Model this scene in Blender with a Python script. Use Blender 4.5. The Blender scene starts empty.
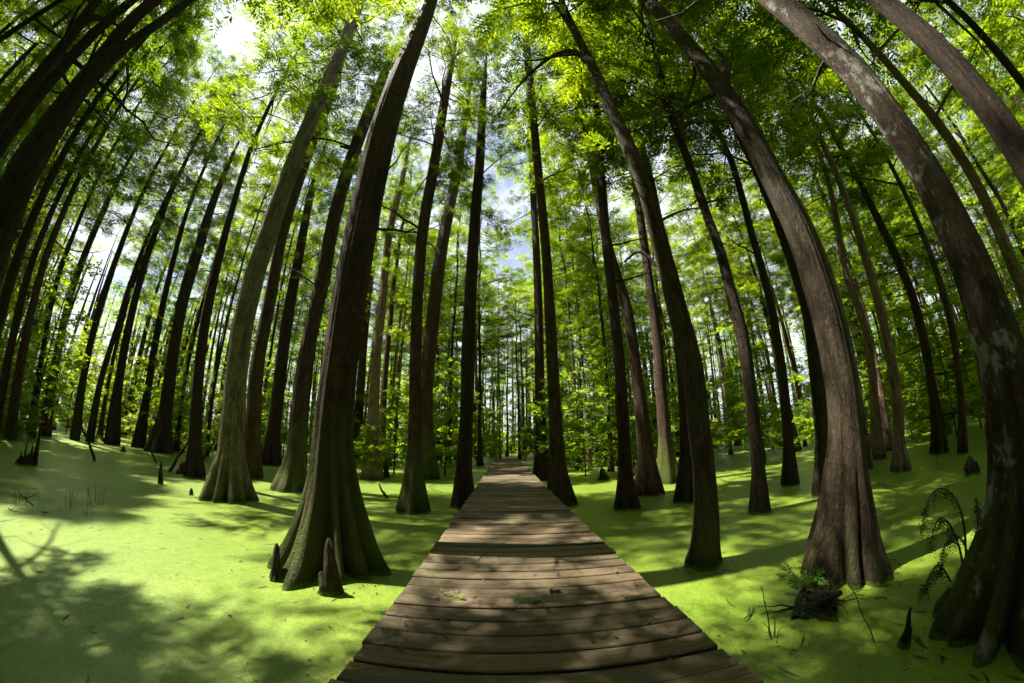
import bpy, math, random
import numpy as np
from mathutils import Vector, Matrix, Quaternion

random.seed(11)
rng = np.random.default_rng(11)
scene = bpy.context.scene
COL = scene.collection
R = math.radians
EYE = 1.6            # camera height above the water
SUN_AZ, SUN_EL = -86.0, 65.0

# ------------------------------------------------------------------ camera
# a stereographic fisheye lens (r = 2 f tan(theta/2)), pitched up under the canopy
F = 342.0
PITCH, ROLL = R(16.7), R(-0.8)
fw = np.array([0, math.cos(PITCH), math.sin(PITCH)])
u0 = np.array([0, -math.sin(PITCH), math.cos(PITCH)])
rt = math.cos(ROLL) * np.array([1.0, 0, 0]) + math.sin(ROLL) * u0
up = np.cross(rt, fw)
cd = bpy.data.cameras.new('camera')
cd.type = 'PANO'
cd.panorama_type = 'FISHEYE_LENS_POLYNOMIAL'
cd.sensor_width = 36
cd.sensor_height = 36 * 683 / 1024
cd.sensor_fit = 'HORIZONTAL'
cd.fisheye_fov = R(180)
cd.fisheye_polynomial_k0 = 0
cd.fisheye_polynomial_k1 = -0.08333323657803925
cd.fisheye_polynomial_k2 = 3.3363356892590546e-05
cd.fisheye_polynomial_k3 = 5.06359061964934e-05
cd.fisheye_polynomial_k4 = -8.697625875878117e-07
cd.clip_start = 0.05
cd.clip_end = 2000
cam = bpy.data.objects.new('camera', cd)
M = Matrix([[rt[i], up[i], -fw[i]] for i in range(3)]).to_4x4()
M.translation = (0, 0, EYE)
cam.matrix_world = M
COL.objects.link(cam)
scene.camera = cam


def ray(px, py):
    x, y = px - 512.0, 341.5 - py
    r = math.hypot(x, y)
    t = 2 * math.atan(r / 2 / F)
    s = math.sin(t) / max(r, 1e-9)
    return x * s * rt + y * s * up + math.cos(t) * fw


def rad_per_px(px, py):
    r = math.hypot(px - 512.0, 341.5 - py)
    return 1.0 / (F * (1 + (r / 2 / F) ** 2))


def at(px, py, z=0.0):
    """the point of the level z that is seen at a place of the photograph"""
    d = ray(px, py)
    d = d * ((z - EYE) / d[2])
    return np.array([d[0], d[1], z])


# ------------------------------------------------------------------ tags and links
def tag(o, label=None, cat=None, group=None, kind=None):
    if label: o['label'] = label
    if cat: o['category'] = cat
    if group: o['group'] = group
    if kind: o['kind'] = kind
    return o


def empty(name, loc=(0, 0, 0), rz=0.0):
    o = bpy.data.objects.new(name, None)
    o.empty_display_size = 0.2
    o.location = loc
    o.rotation_euler = (0, 0, rz)
    COL.objects.link(o)
    return o


def link(name, me, parent=None, loc=None):
    o = bpy.data.objects.new(name, me)
    COL.objects.link(o)
    if parent is not None: o.parent = parent
    if loc is not None: o.location = loc
    return o


# ------------------------------------------------------------------ mesh building
class MB:
    def __init__(s):
        s.v, s.f, s.m, s.n = [], [], [], 0

    def add(s, verts, faces, mat=0):
        verts = np.asarray(verts, float).reshape(-1, 3)
        faces = np.asarray(faces, int)
        s.v.append(verts)
        s.f.append(faces + s.n)
        s.m.append(np.full(len(faces), mat, int))
        s.n += len(verts)

    def tube(s, pts, rad, k=8, mat=0, cap=True, mod=None, phase=0.0):
        pts = np.asarray(pts, float)
        rad = np.asarray(rad, float) * np.ones(len(pts))
        n = len(pts)
        tg = np.gradient(pts, axis=0)
        tg /= np.linalg.norm(tg, axis=1)[:, None] + 1e-12
        ref = np.array([1.0, 0, 0]) if abs(tg[0][0]) < 0.8 else np.array([0, 1.0, 0])
        a = ref - tg[0] * (ref @ tg[0])
        A = []
        for i in range(n):
            a = a - tg[i] * (a @ tg[i])
            a /= np.linalg.norm(a) + 1e-12
            A.append(a)
        A = np.array(A)
        B = np.cross(tg, A)
        ph = np.arange(k) / k * 2 * np.pi + phase
        rr = rad[:, None] * (mod if mod is not None else 1.0) * np.ones((n, k))
        V = pts[:, None, :] + rr[..., None] * (np.cos(ph)[None, :, None] * A[:, None, :] + np.sin(ph)[None, :, None] * B[:, None, :])
        i = np.arange(n - 1)[:, None] * k
        j = np.arange(k)[None, :]
        j2 = (j + 1) % k
        q = np.stack([i + j, i + j2, i + k + j2, i + k + j], -1).reshape(-1, 4)
        V = V.reshape(-1, 3)
        s.add(V, q, mat)
        if cap:
            b = s.n - n * k
            tip = pts[-1] + tg[-1] * rad[-1] * 0.6
            s.v.append(tip[None]); ti = s.n; s.n += 1
            r0 = b + (n - 1) * k
            s.f.append(np.stack([r0 + np.arange(k), r0 + (np.arange(k) + 1) % k, np.full(k, ti), np.full(k, ti)], -1))
            s.m.append(np.full(k, mat, int))

    def box(s, lo, hi, mat=0):
        x0, y0, z0 = lo; x1, y1, z1 = hi
        v = [(x0, y0, z0), (x1, y0, z0), (x1, y1, z0), (x0, y1, z0), (x0, y0, z1), (x1, y0, z1), (x1, y1, z1), (x0, y1, z1)]
        s.add(v, [(0, 3, 2, 1), (4, 5, 6, 7), (0, 1, 5, 4), (1, 2, 6, 5), (2, 3, 7, 6), (3, 0, 4, 7)], mat)

    def mesh(s, name, mats, smooth=True):
        V = np.concatenate(s.v)
        Fq = np.concatenate(s.f)
        mi = np.concatenate(s.m)
        tri = Fq[:, 2] == Fq[:, 3]
        order = np.argsort(tri, kind='stable')
        Fq, mi, tri = Fq[order], mi[order], tri[order]
        me = bpy.data.meshes.new(name)
        nq, nt = int((~tri).sum()), int(tri.sum())
        loops = np.concatenate([Fq[:nq].reshape(-1), Fq[nq:, :3].reshape(-1)])
        me.vertices.add(len(V)); me.vertices.foreach_set('co', V.astype(np.float32).reshape(-1))
        me.loops.add(len(loops)); me.loops.foreach_set('vertex_index', loops.astype(np.int32))
        me.polygons.add(nq + nt)
        me.polygons.foreach_set('loop_start', np.concatenate([np.arange(nq) * 4, nq * 4 + np.arange(nt) * 3]).astype(np.int32))
        me.polygons.foreach_set('material_index', mi.astype(np.int32))
        sm = np.full(nq + nt, bool(smooth))
        me.polygons.foreach_set('use_smooth', sm)
        me.update(calc_edges=True)
        me.validate()
        for m in mats: me.materials.append(m)
        return me


# ------------------------------------------------------------------ materials
def new_mat(name):
    m = bpy.data.materials.new(name)
    m.use_nodes = True
    nt = m.node_tree
    nt.nodes.clear()
    out = nt.nodes.new('ShaderNodeOutputMaterial')
    return m, nt, out


class N:
    """little node helper"""
    def __init__(s, nt): s.nt = nt
    def node(s, t, **kw):
        n = s.nt.nodes.new(t)
        for k, v in kw.items():
            if k.startswith('_'): setattr(n, k[1:], v)
            else:
                key = int(k[1:]) if k[0] == 'i' and k[1:].isdigit() else k.replace('__', ' ')
                s.put(n.inputs[key], v)
        return n
    def put(s, sock, v):
        if hasattr(v, 'is_linked') or hasattr(v, 'links'): s.nt.links.new(v, sock)
        else:
            if hasattr(sock, 'default_value') and not isinstance(v, (int, float)) and len(v) == 3 and sock.type == 'RGBA': v = (*v, 1)
            sock.default_value = v
    def coord(s, which='Object'): return s.nt.nodes.new('ShaderNodeTexCoord').outputs[which]
    def mapping(s, vec, scale=(1, 1, 1), loc=(0, 0, 0)):
        n = s.nt.nodes.new('ShaderNodeMapping'); s.put(n.inputs['Vector'], vec); n.inputs['Scale'].default_value = scale
        s.put(n.inputs['Location'], loc); return n.outputs[0]
    def noise(s, vec, scale, detail=4, rough=0.55, dist=0.0):
        n = s.nt.nodes.new('ShaderNodeTexNoise'); s.put(n.inputs['Vector'], vec)
        n.inputs['Scale'].default_value = scale; n.inputs['Detail'].default_value = detail; n.inputs['Roughness'].default_value = rough
        n.inputs['Distortion'].default_value = dist
        return n.outputs['Fac']
    def voro(s, vec, scale, out='Distance', feature='F1'):
        n = s.nt.nodes.new('ShaderNodeTexVoronoi'); n.feature = feature; s.put(n.inputs['Vector'], vec); n.inputs['Scale'].default_value = scale
        return n.outputs[out]
    def ramp(s, fac, stops):
        n = s.nt.nodes.new('ShaderNodeValToRGB'); s.put(n.inputs[0], fac)
        e = n.color_ramp.elements
        while len(e) < len(stops): e.new(0.5)
        for el, (p, c) in zip(e, stops):
            el.position = p
            el.color = (c, c, c, 1) if isinstance(c, (int, float)) else (*c, 1)
        return n.outputs[0]
    def mix(s, fac, a, b, mode='MIX'):
        n = s.nt.nodes.new('ShaderNodeMix'); n.data_type = 'RGBA'; n.blend_type = mode
        s.put(n.inputs[0], fac); s.put(n.inputs[6], a); s.put(n.inputs[7], b)
        return n.outputs[2]
    def math(s, op, a, b=0.0, c=0.0):
        n = s.nt.nodes.new('ShaderNodeMath'); n.operation = op
        s.put(n.inputs[0], a); s.put(n.inputs[1], b); s.put(n.inputs[2], c)
        return n.outputs[0]
    def bump(s, h, strength, dist=0.02):
        n = s.nt.nodes.new('ShaderNodeBump'); s.put(n.inputs['Height'], h); n.inputs['Strength'].default_value = strength; n.inputs['Distance'].default_value = dist
        return n.outputs[0]
    def sep(s, vec):
        n = s.nt.nodes.new('ShaderNodeSeparateXYZ'); s.put(n.inputs[0], vec); return n.outputs
    def rnd(s): return s.nt.nodes.new('ShaderNodeObjectInfo').outputs['Random']


def bark(name, dark, light, moss=0.3, moss_h=1.2, lichen=0.0, wet=0.35, coarse=1.0):
    m, nt, out = new_mat(name)
    n = N(nt)
    co = n.coord()
    rn = n.rnd()
    loc = n.node('ShaderNodeCombineXYZ', i0=n.math('MULTIPLY', rn, 37.0), i1=n.math('MULTIPLY', rn, 11.0), i2=n.math('MULTIPLY', rn, 23.0)).outputs[0]
    st = n.mapping(co, (coarse, coarse, 0.2 * coarse), loc)
    f1 = n.noise(st, 17, 8, 0.72, 0.6)             # long fibrous ridges
    f2 = n.noise(n.mapping(co, (1, 1, 0.35), loc), 38, 4, 0.6)
    big = n.noise(n.mapping(co, (1, 1, 0.5), loc), 1.6, 3)
    rid = n.ramp(f1, [(0.40, 0.0), (0.60, 1.0)])
    c = n.mix(rid, dark, light)
    c = n.mix(n.ramp(big, [(0.35, 0.0), (0.7, 0.55)]), c, tuple(x * 0.55 for x in light))
    c = n.mix(n.math('MULTIPLY', f2, 0.35), c, tuple(min(1, x * 1.5) for x in light))
    fl = n.noise(n.mapping(co, (1, 1, 0.5), loc), 27, 5, 0.7)
    c = n.mix(n.ramp(fl, [(0.56, 0.0), (0.68, 0.75)]), c, tuple(min(1, x * 2.6) for x in light))
    c = n.mix(n.ramp(n.noise(n.mapping(co, (1, 1, 0.3), loc), 5.5, 4, 0.6), [(0.52, 0.0), (0.66, 0.7)]), c, dark)
    z = n.sep(co)[2]
    # moss and algae creeping up from the water
    mm = n.noise(n.mapping(co, (1, 1, 0.4), loc), 3.2, 5, 0.65)
    h = n.math('DIVIDE', z, moss_h)
    k = n.math('SUBTRACT', n.math('ADD', mm, moss), n.math('MULTIPLY', h, 0.33))
    k = n.ramp(k, [(0.55, 0.0), (0.78, 1.0)])
    c = n.mix(n.math('MULTIPLY', k, 0.8), c, n.mix(f2, (0.03, 0.046, 0.008), (0.12, 0.15, 0.025)))
    rough = 0.85
    if lichen:
        a = n.noise(n.mapping(co, (1, 1, 0.55), loc), 5.0, 5, 0.6, 0.3)
        b = n.noise(n.mapping(co, (1, 1, 0.7), loc), 22.0, 3)
        l = n.math('ADD', n.math('MULTIPLY', a, 0.8), n.math('MULTIPLY', b, 0.22))
        l = n.math('SUBTRACT', l, n.math('MULTIPLY', n.ramp(n.noise(n.mapping(co, (1, 1, 0.4), loc), 1.3, 2), [(0.40, 1.0), (0.58, 0.0)]), 0.08))
        t = 0.68 - 0.12 * lichen
        l = n.ramp(l, [(t, 0.0), (t + 0.05, 1.0)])
        c = n.mix(n.math('MULTIPLY', l, n.ramp(f1, [(0.35, 0.25), (0.6, 0.9)])), c, n.mix(f2, (0.24, 0.25, 0.20), (0.56, 0.55, 0.50)))
    # the wet band at the water line
    wz = n.math('ADD', z, n.math('MULTIPLY', mm, 0.16))
    w = n.ramp(wz, [(0.09, 1.0), (wet, 0.0)])
    c = n.mix(n.math('MULTIPLY', w, 0.72), c, (0.012, 0.010, 0.007))
    # duckweed stranded on the bark just above the water
    dk = n.math('MULTIPLY', n.ramp(n.math('ADD', z, n.math('MULTIPLY', f2, 0.10)), [(0.085, 1.0), (0.10, 0.0)]), 0.8)
    c = n.mix(dk, c, (0.11, 0.17, 0.016))
    hgt = n.math('ADD', n.math('ADD', f1, n.math('MULTIPLY', fl, 0.5)), n.math('MULTIPLY', f2, 0.35))
    p = n.node('ShaderNodeBsdfPrincipled', Base__Color=c, Roughness=rough, Normal=n.bump(hgt, 1.0, 0.09))
    p.inputs['Specular IOR Level'].default_value = 0.25
    nt.links.new(p.outputs[0], out.inputs[0])
    return m


def leaf(name, c0, c1, c2, trans=0.5, tint=(3.0, 2.6, 0.7)):
    m, nt, out = new_mat(name)
    n = N(nt)
    geo = nt.nodes.new('ShaderNodeNewGeometry')
    rl = geo.outputs['Random Per Island']
    rn = n.rnd()
    clump = n.noise(n.coord(), 0.55, 2)
    k = n.math('ADD', n.math('MULTIPLY', rl, 0.45), n.math('ADD', n.math('MULTIPLY', clump, 0.6), n.math('MULTIPLY', rn, 0.3)))
    c = n.ramp(k, [(0.35, c0), (0.65, c1), (1.0, c2)])
    tc = n.mix(1.0, c, tint, 'MULTIPLY')
    d = n.node('ShaderNodeBsdfPrincipled', Base__Color=c, Roughness=0.5)
    d.inputs['Specular IOR Level'].default_value = 0.3
    t = n.node('ShaderNodeBsdfTranslucent', Color=tc)
    mx = n.node('ShaderNodeMixShader', i0=trans, i1=d.outputs[0], i2=t.outputs[0])
    nt.links.new(mx.outputs[0], out.inputs[0])
    return m


BARK = {
    'dark': bark('bark_dark', (0.0101, 0.0065, 0.0038), (0.0463, 0.0290, 0.0164), 0.08, 1.0),
    'brown': bark('bark_brown', (0.0151, 0.0088, 0.0043), (0.0857, 0.0515, 0.0242), 0.12, 1.2),
    'mossy': bark('bark_mossy', (0.0132, 0.0079, 0.0043), (0.0787, 0.0468, 0.0251), 0.46, 1.7),
    'grey': bark('bark_grey', (0.05, 0.043, 0.028), (0.24, 0.205, 0.14), 0.33, 1.0, 0, 0.25),  # grey bark, its colour lightened to stand for the sun on it
    'pale': bark('bark_pale_sunlit', (0.06, 0.039, 0.026), (0.27, 0.185, 0.13), 0.1, 1.0),  # pinkish sunlight on the trunks is put into this pale bark tone
    'lichen': bark('bark_lichen', (0.020, 0.013, 0.008), (0.10, 0.070, 0.042), 0.34, 1.5, 1.35, 0.3),
    'flecked': bark('bark_flecked', (0.0150, 0.0100, 0.0055), (0.078, 0.055, 0.031), 0.18, 1.1, 0.3),
}
twig_m = bark('twig_bark', (0.02, 0.016, 0.011), (0.07, 0.055, 0.04), 0.0, 1.0)
LEAF = leaf('cypress_leaf', (0.020, 0.050, 0.006), (0.060, 0.110, 0.009), (0.135, 0.182, 0.014), .6, (2.85, 2.6, .6))
LEAF2 = leaf('broad_leaf', (0.06, 0.12, 0.012), (0.10, 0.17, 0.016), (0.16, 0.21, 0.025), 0.6)
FERN = leaf('fern_leaf', (0.03, 0.10, 0.012), (0.05, 0.15, 0.02), (0.09, 0.2, 0.02), 0.35)
SPRIG = leaf('sprig_leaf', (0.10, 0.16, 0.03), (0.15, 0.23, 0.05), (0.2, 0.28, 0.07), 0.3)
DRY = leaf('dry_leaf', (0.03, 0.018, 0.010), (0.09, 0.052, 0.03), (0.22, 0.15, 0.09), 0.2, (1.2, 1.0, 0.8))
DEADFERN = leaf('dead_fern', (0.016, 0.014, 0.008), (0.03, 0.03, 0.012), (0.05, 0.05, 0.02), 0.2)


def water_material():
    m, nt, out = new_mat('duckweed_water')
    n = N(nt)
    co = n.coord()
    fine = n.noise(co, 95, 3, 0.7)
    speck = n.voro(co, 70)
    med = n.noise(co, 1.3, 5, 0.6, 0.3)
    big = n.noise(co, 0.22, 3, 0.5)
    c = n.mix(n.ramp(fine, [(0.3, 0.0), (0.7, 1.0)]), (0.065, 0.12, 0.008), (0.15, 0.225, 0.015))
    c = n.mix(n.ramp(med, [(0.35, 0.0), (0.75, 0.6)]), c, (0.20, 0.25, 0.028))
    c = n.mix(n.ramp(big, [(0.4, 0.0), (0.7, 0.5)]), c, (0.11, 0.185, 0.03))
    # bits of bark and dead leaf caught in the weed
    dv = n.noise(co, 24, 2, 0.5)
    deb = n.math('MULTIPLY', n.ramp(n.voro(co, 9), [(0.05, 1.0), (0.085, 0.0)]), n.ramp(dv, [(0.55, 0.0), (0.62, 1.0)]))
    c = n.mix(n.math('MULTIPLY', deb, 0.8), c, (0.035, 0.04, 0.012))
    # thin open seams of black water
    seam = n.ramp(n.noise(co, 2.1, 7, 0.7, 1.2), [(0.488, 0.0), (0.5, 0.6), (0.512, 0.0)])
    c = n.mix(n.math('MULTIPLY', seam, n.ramp(big, [(0.4, 0.2), (0.6, 1.0)])), c, (0.03, 0.055, 0.008))
    clot = n.noise(co, 11, 4, 0.7)
    c = n.mix(n.ramp(clot, [(0.53, 0.0), (0.70, 0.6)]), c, (0.045, 0.085, 0.008))
    c = n.mix(n.ramp(n.noise(co, 34, 3, 0.6), [(0.60, 0.0), (0.68, 0.4)]), c, (0.03, 0.055, 0.007))
    fr = n.voro(co, 85, 'Color')
    c = n.mix(0.4, c, n.mix(1.0, c, n.ramp(n.sep(fr)[0], [(0.0, 0.35), (1.0, 1.65)]), 'MULTIPLY'))
    h = n.math('ADD', fine, n.math('MULTIPLY', speck, 0.6))
    p = n.node('ShaderNodeBsdfPrincipled', Base__Color=c, Roughness=0.36, Normal=n.bump(h, 0.45, 0.006))
    p.inputs['Specular IOR Level'].default_value = 0.85
    nt.links.new(p.outputs[0], out.inputs[0])
    return m


def plank_material(name, tone=1.0):
    m, nt, out = new_mat(name)
    n = N(nt)
    co = n.coord()
    a = nt.nodes.new('ShaderNodeAttribute'); a.attribute_name = 'plank'
    off = n.node('ShaderNodeCombineXYZ', i0=n.math('MULTIPLY', a.outputs['Fac'], 91.0), i1=0.0, i2=0.0).outputs[0]
    g = n.noise(n.mapping(co, (0.9, 22, 22), off), 2.2, 6, 0.65, 0.5)
    g2 = n.noise(n.mapping(co, (2.5, 60, 60), off), 2.5, 4, 0.6)
    blot = n.noise(n.mapping(co, (1, 1.5, 1), off), 2.4, 5, 0.62)
    fine = n.noise(co, 60, 3, 0.7)
    c = n.mix(n.ramp(g, [(0.3, 0.0), (0.7, 1.0)]), (0.04 * tone, 0.027 * tone, 0.014 * tone), (0.19 * tone, 0.135 * tone, 0.078 * tone))
    c = n.mix(n.math('MULTIPLY', a.outputs['Fac'], 0.35), c, (0.15 * tone, 0.115 * tone, 0.066 * tone))
    pr = n.math('FRACT', n.math('MULTIPLY', a.outputs['Fac'], 7.31))
    c = n.mix(1.0, c, n.ramp(pr, [(0.0, (0.55, 0.54, 0.5)), (0.6, (1.0, 1.0, 1.0)), (1.0, (1.35, 1.3, 1.25))]), 'MULTIPLY')
    c = n.mix(n.ramp(blot, [(0.4, 0.0), (0.72, 0.7)]), c, (0.065, 0.052, 0.028))
    alg = n.noise(co, 0.9, 4, 0.6)
    c = n.mix(n.ramp(alg, [(0.5, 0.0), (0.75, 0.45)]), c, (0.07, 0.075, 0.022))
    c = n.mix(n.ramp(g2, [(0.30, 0.75), (0.4, 0.0)]), c, (0.02, 0.015, 0.01))
    c = n.mix(n.ramp(fine, [(0.64, 0.0), (0.74, 0.5)]), c, (0.30, 0.24, 0.16))
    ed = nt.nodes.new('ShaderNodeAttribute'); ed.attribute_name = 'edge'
    c = n.mix(n.math('MULTIPLY', ed.outputs['Fac'], 0.85), c, (0.014, 0.011, 0.007))  # rotted plank sides, darkened further to stand in for shade in the gaps
    h = n.math('ADD', g, n.math('MULTIPLY', g2, 0.5))
    p = n.node('ShaderNodeBsdfPrincipled', Base__Color=c, Roughness=0.72, Normal=n.bump(h, 0.7, 0.008))
    p.inputs['Specular IOR Level'].default_value = 0.35
    nt.links.new(p.outputs[0], out.inputs[0])
    return m


PLANK = plank_material('weathered_plank')
BEAM = plank_material('beam_wood', 0.6)


def hash_noise(phi, z, seed, comps=10, fmin=3, fmax=17, zs=2.5):
    r = np.random.default_rng(seed)
    out = 0
    for _ in range(comps):
        f = r.integers(fmin, fmax + 1)
        out = out + r.uniform(.3, 1) * np.cos(f * phi[None, :] + r.uniform(0, 6.28) + r.normal(0, zs) * z[:, None] * r.uniform(.1, 1)) / comps ** .5
    return out


# ------------------------------------------------------------------ trunks
def trunk_mod(z, k, seed, lobes, amp, hf, barkamp=0.02):
    """outline of the trunk around its axis: buttress ridges that fade upwards, folds between them, bark ridges"""
    r = np.random.default_rng(seed)
    phi = np.arange(k) / k * 2 * np.pi
    c = (np.arange(lobes) + r.uniform(-.28, .28, lobes)) / lobes * 2 * np.pi + r.uniform(0, 6.28)
    w = r.uniform(.72, 1.08, lobes)
    tw = r.normal(0, .10, lobes)
    a = amp * np.exp(-np.maximum(z, 0) / hf)
    rid = np.zeros((len(z), k))
    for j in range(lobes):
        dphi = (phi[None, :] - c[j] - tw[j] * z[:, None] + np.pi) % (2 * np.pi) - np.pi
        s = (2 * np.pi / lobes) * .47 * w[j]
        rid = np.maximum(rid, w[j] * np.sqrt(np.clip(1 - (dphi / s) ** 2, 0, 1)))
    m = 1 + a[:, None] * (1.5 * (rid - 1) + .12)
    m = m + barkamp * hash_noise(phi, z, seed + 5, 16, 5, max(12, k // 3), 2.2) + barkamp * 1.3 * hash_noise(phi, z, seed + 9, 6, 1, 4, .8)
    return m


def limb_tube(mb, p0, az, length, rise, r0, seed, mat=0, k=6, n=7, droop=0.0):
    r = np.random.default_rng(seed)
    t = np.linspace(0, 1, n)
    d = np.array([math.sin(az), math.cos(az), 0])
    s = np.array([d[1], -d[0], 0])
    wob = np.cumsum(r.normal(0, .05, n)) * length
    wz = np.cumsum(r.normal(0, .035, n)) * length
    pts = p0 + t[:, None] * length * d + (wob * t)[:, None] * s
    pts[:, 2] += rise * length * t - droop * length * t ** 2 + wz * t
    mb.tube(pts, r0 * (1 - .82 * t), k, mat)
    return pts


def smooth_interp(zq, z, v):
    z = np.asarray(z, float); v = np.asarray(v, float)
    m = np.gradient(v, z)
    i = np.clip(np.searchsorted(z, zq) - 1, 0, len(z) - 2)
    h = z[i + 1] - z[i]
    t = np.clip((zq - z[i]) / h, 0, 1)
    return ((2 * t**3 - 3 * t**2 + 1) * v[i] + (t**3 - 2 * t**2 + t) * h * m[i] + (-2 * t**3 + 3 * t**2) * v[i + 1] + (t**3 - t**2) * h * m[i + 1])


# ------------------------------------------------------------------ crowns
def sprays(pos, dirs, L, r, per=7, wide=0.33, rnd=rng, flat=0.55):
    """feathery twigs: leaflets set on both sides of a short stem; returns quads"""
    n = len(pos)
    d = dirs + rnd.normal(0, .25, (n, 3)); d /= np.linalg.norm(d, axis=1)[:, None]
    u = np.array([0, 0, 1.0]) + rnd.normal(0, flat, (n, 3))
    s = np.cross(d, u); s /= np.linalg.norm(s, axis=1)[:, None] + 1e-9
    Ls = L * rnd.uniform(.65, 1.3, n)
    V = []
    for j in range(per):
        t = (j + .6) / per
        side = 1 if j % 2 else -1
        if j == per - 1: side = 0
        ld = d * (0.62 if side else 1.0) + s * side * 0.85 + rnd.normal(0, .16, (n, 3))
        ld /= np.linalg.norm(ld, axis=1)[:, None]
        nn = np.cross(d, s)
        ws = np.cross(ld, nn); ws /= np.linalg.norm(ws, axis=1)[:, None] + 1e-9
        l = (Ls * r * (1.15 - .55 * t) * rnd.uniform(.8, 1.2, n))[:, None]
        w = l * wide * .5
        b = pos + d * (Ls * t)[:, None]
        mid = b + ld * l * .45
        V.append(np.stack([b, mid + ws * w, b + ld * l, mid - ws * w], 1))
    V = np.concatenate(V, 1).reshape(-1, 3)
    q = np.arange(len(V)).reshape(-1, 4)
    return V, q


def crown_mesh(name, seed, H, Rm, nl, spl, L=0.42, r=0.42, mats=None, low=0.0, per=7, wide=0.36, shape=0.8, r_tr=0.05):
    rs = np.random.default_rng(seed)
    mb = MB()
    P, D = [], []
    ga = rs.uniform(0, 6.28)
    for i in range(nl):
        t = (i + rs.uniform(0, 1)) / nl
        z = low + (H - low) * t ** .9
        prof = (1 - t) ** shape * .8 + .22
        if t < .25: prof *= rs.uniform(.45, 1.0)
        ln = Rm * prof * rs.uniform(.55, 1.25)
        az = ga + i * 2.4 + rs.normal(0, .5)
        rise = rs.uniform(-.12, .25) + .5 * t ** 2
        pts = limb_tube(mb, np.array([0, 0, z]), az, ln, rise, .012 + .022 * ln / 2.2, seed * 97 + i, 1, 4, 6, droop=.22 * (1 - t))
        # side twigs and sprays on the outer part
        ns = max(4, int(spl * rs.uniform(.5, 1.35) * (ln / Rm + .25)))
        tt = np.clip(rs.beta(2.2, 1.3, ns), .12, 1)
        base = np.stack([np.interp(tt * 5, np.arange(6), pts[:, c]) for c in range(3)], 1)
        dl = np.array([math.sin(az), math.cos(az), 0])
        sd = np.array([dl[1], -dl[0], 0])
        lat = rs.normal(0, .23, ns) * ln * (1.15 - .5 * tt)
        pos = base + lat[:, None] * sd + np.stack([np.zeros(ns), np.zeros(ns), rs.normal(-.02, .08, ns) - np.abs(lat) * .12], 1)
        dr = dl[None] * rs.uniform(.3, 1, ns)[:, None] + sd[None] * (np.sign(lat) * rs.uniform(.2, 1, ns))[:, None] + np.array([0, 0, -.12])
        P.append(pos); D.append(dr)
        for _ in range(3):
            t0 = rs.uniform(.3, .8)
            p0 = np.array([np.interp(t0 * 5, np.arange(6), pts[:, c]) for c in range(3)])
            limb_tube(mb, p0, az + rs.choice([-1, 1]) * rs.uniform(.5, 1.0), ln * rs.uniform(.25, .45), rs.uniform(-.1, .15), .008, rs.integers(1 << 30), 1, 3, 4)
    V, q = sprays(np.concatenate(P), np.concatenate(D), L, r, per, wide, rs)
    mb.add(V, q, 0)
    return mb.mesh(name, mats or [LEAF, twig_m], smooth=False)


CROWN_H = 12.0
CROWNS = [crown_mesh('crown', 100 + i, CROWN_H, (2.5, 2.9, 2.2, 2.7, 3.2, 2.4, 2.8, 2.3, 3.0, 2.6)[i], (32, 36, 28, 34, 38, 30, 36, 30, 34, 32)[i], 54, 0.40, 0.40, wide=.27, per=11) for i in range(10)]
SAP = [crown_mesh('sapling_crown', 300 + i, (3.6, 5.0, 6.5, 2.4, 8.0)[i], (1.3, 1.6, 1.9, 1.0, 2.1)[i], (20, 26, 32, 14, 38)[i], 20, 0.34, 0.5, [LEAF2, twig_m], low=.5, per=6, wide=.6, shape=.7) for i in range(5)]
TRUNK_H = 20.0


def bg_trunk(seed, b):
    rs = np.random.default_rng(seed)
    z = np.concatenate([np.linspace(-.3, 1.6, 12), np.linspace(2.0, TRUNK_H, 20)])
    wob = np.cumsum(rs.normal(0, .045, (len(z), 2)), 0) * (np.clip(z, 0, 99) / 8)[:, None] * .8
    lean = rs.normal(0, .012, 2)
    pts = np.stack([wob[:, 0] + lean[0] * z, wob[:, 1] + lean[1] * z, z], 1)
    pts[z <= 0, :2] = 0
    rad = b * (1 - .8 * np.clip(z / TRUNK_H, 0, 1) ** 1.15) * (1 + rs.uniform(.7, 1.3) * np.exp(-np.clip(z, 0, 99) / rs.uniform(.45, .9)))
    mb = MB()
    mb.tube(pts, rad, 18, 0, mod=trunk_mod(z, 18, seed, rs.integers(5, 8), .3, .7, .03))
    for i in range(rs.integers(3, 8)):
        zz = rs.uniform(3, 14)
        p0 = np.array([np.interp(zz, z, pts[:, c]) for c in range(3)])
        limb_tube(mb, p0, rs.uniform(0, 6.28), rs.uniform(.5, 1.9), rs.uniform(-.1, .6), .028, rs.integers(1 << 30), 0, 4, 5)
    top = pts[np.searchsorted(z, 8.0)]
    return mb, pts, z


BGT = []
for i in range(12):
    mb, pts, z = bg_trunk(500 + i, (.15, .19, .13, .22, .17, .12, .2, .16, .24, .14, .18, .11)[i])
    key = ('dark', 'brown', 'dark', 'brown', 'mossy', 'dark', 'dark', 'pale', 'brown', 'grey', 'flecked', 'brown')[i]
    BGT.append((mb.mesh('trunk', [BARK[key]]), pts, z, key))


def add_crown(root, axis_p, axis_d, height, me, wid=1.0):
    """hang a copy of a crown on the trunk of root (local axis point and direction)"""
    c = link('crown', me, root)
    q = Vector((0, 0, 1)).rotation_difference(Vector(axis_d))
    c.rotation_mode = 'QUATERNION'
    c.rotation_quaternion = q @ Quaternion((0, 0, 1), random.uniform(0, 6.28))
    c.location = axis_p
    s = height / CROWN_H
    c.scale = (wid, wid, s)
    return c


# ------------------------------------------------------------------ the trees one can tell apart
HERO_XY = []


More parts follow.
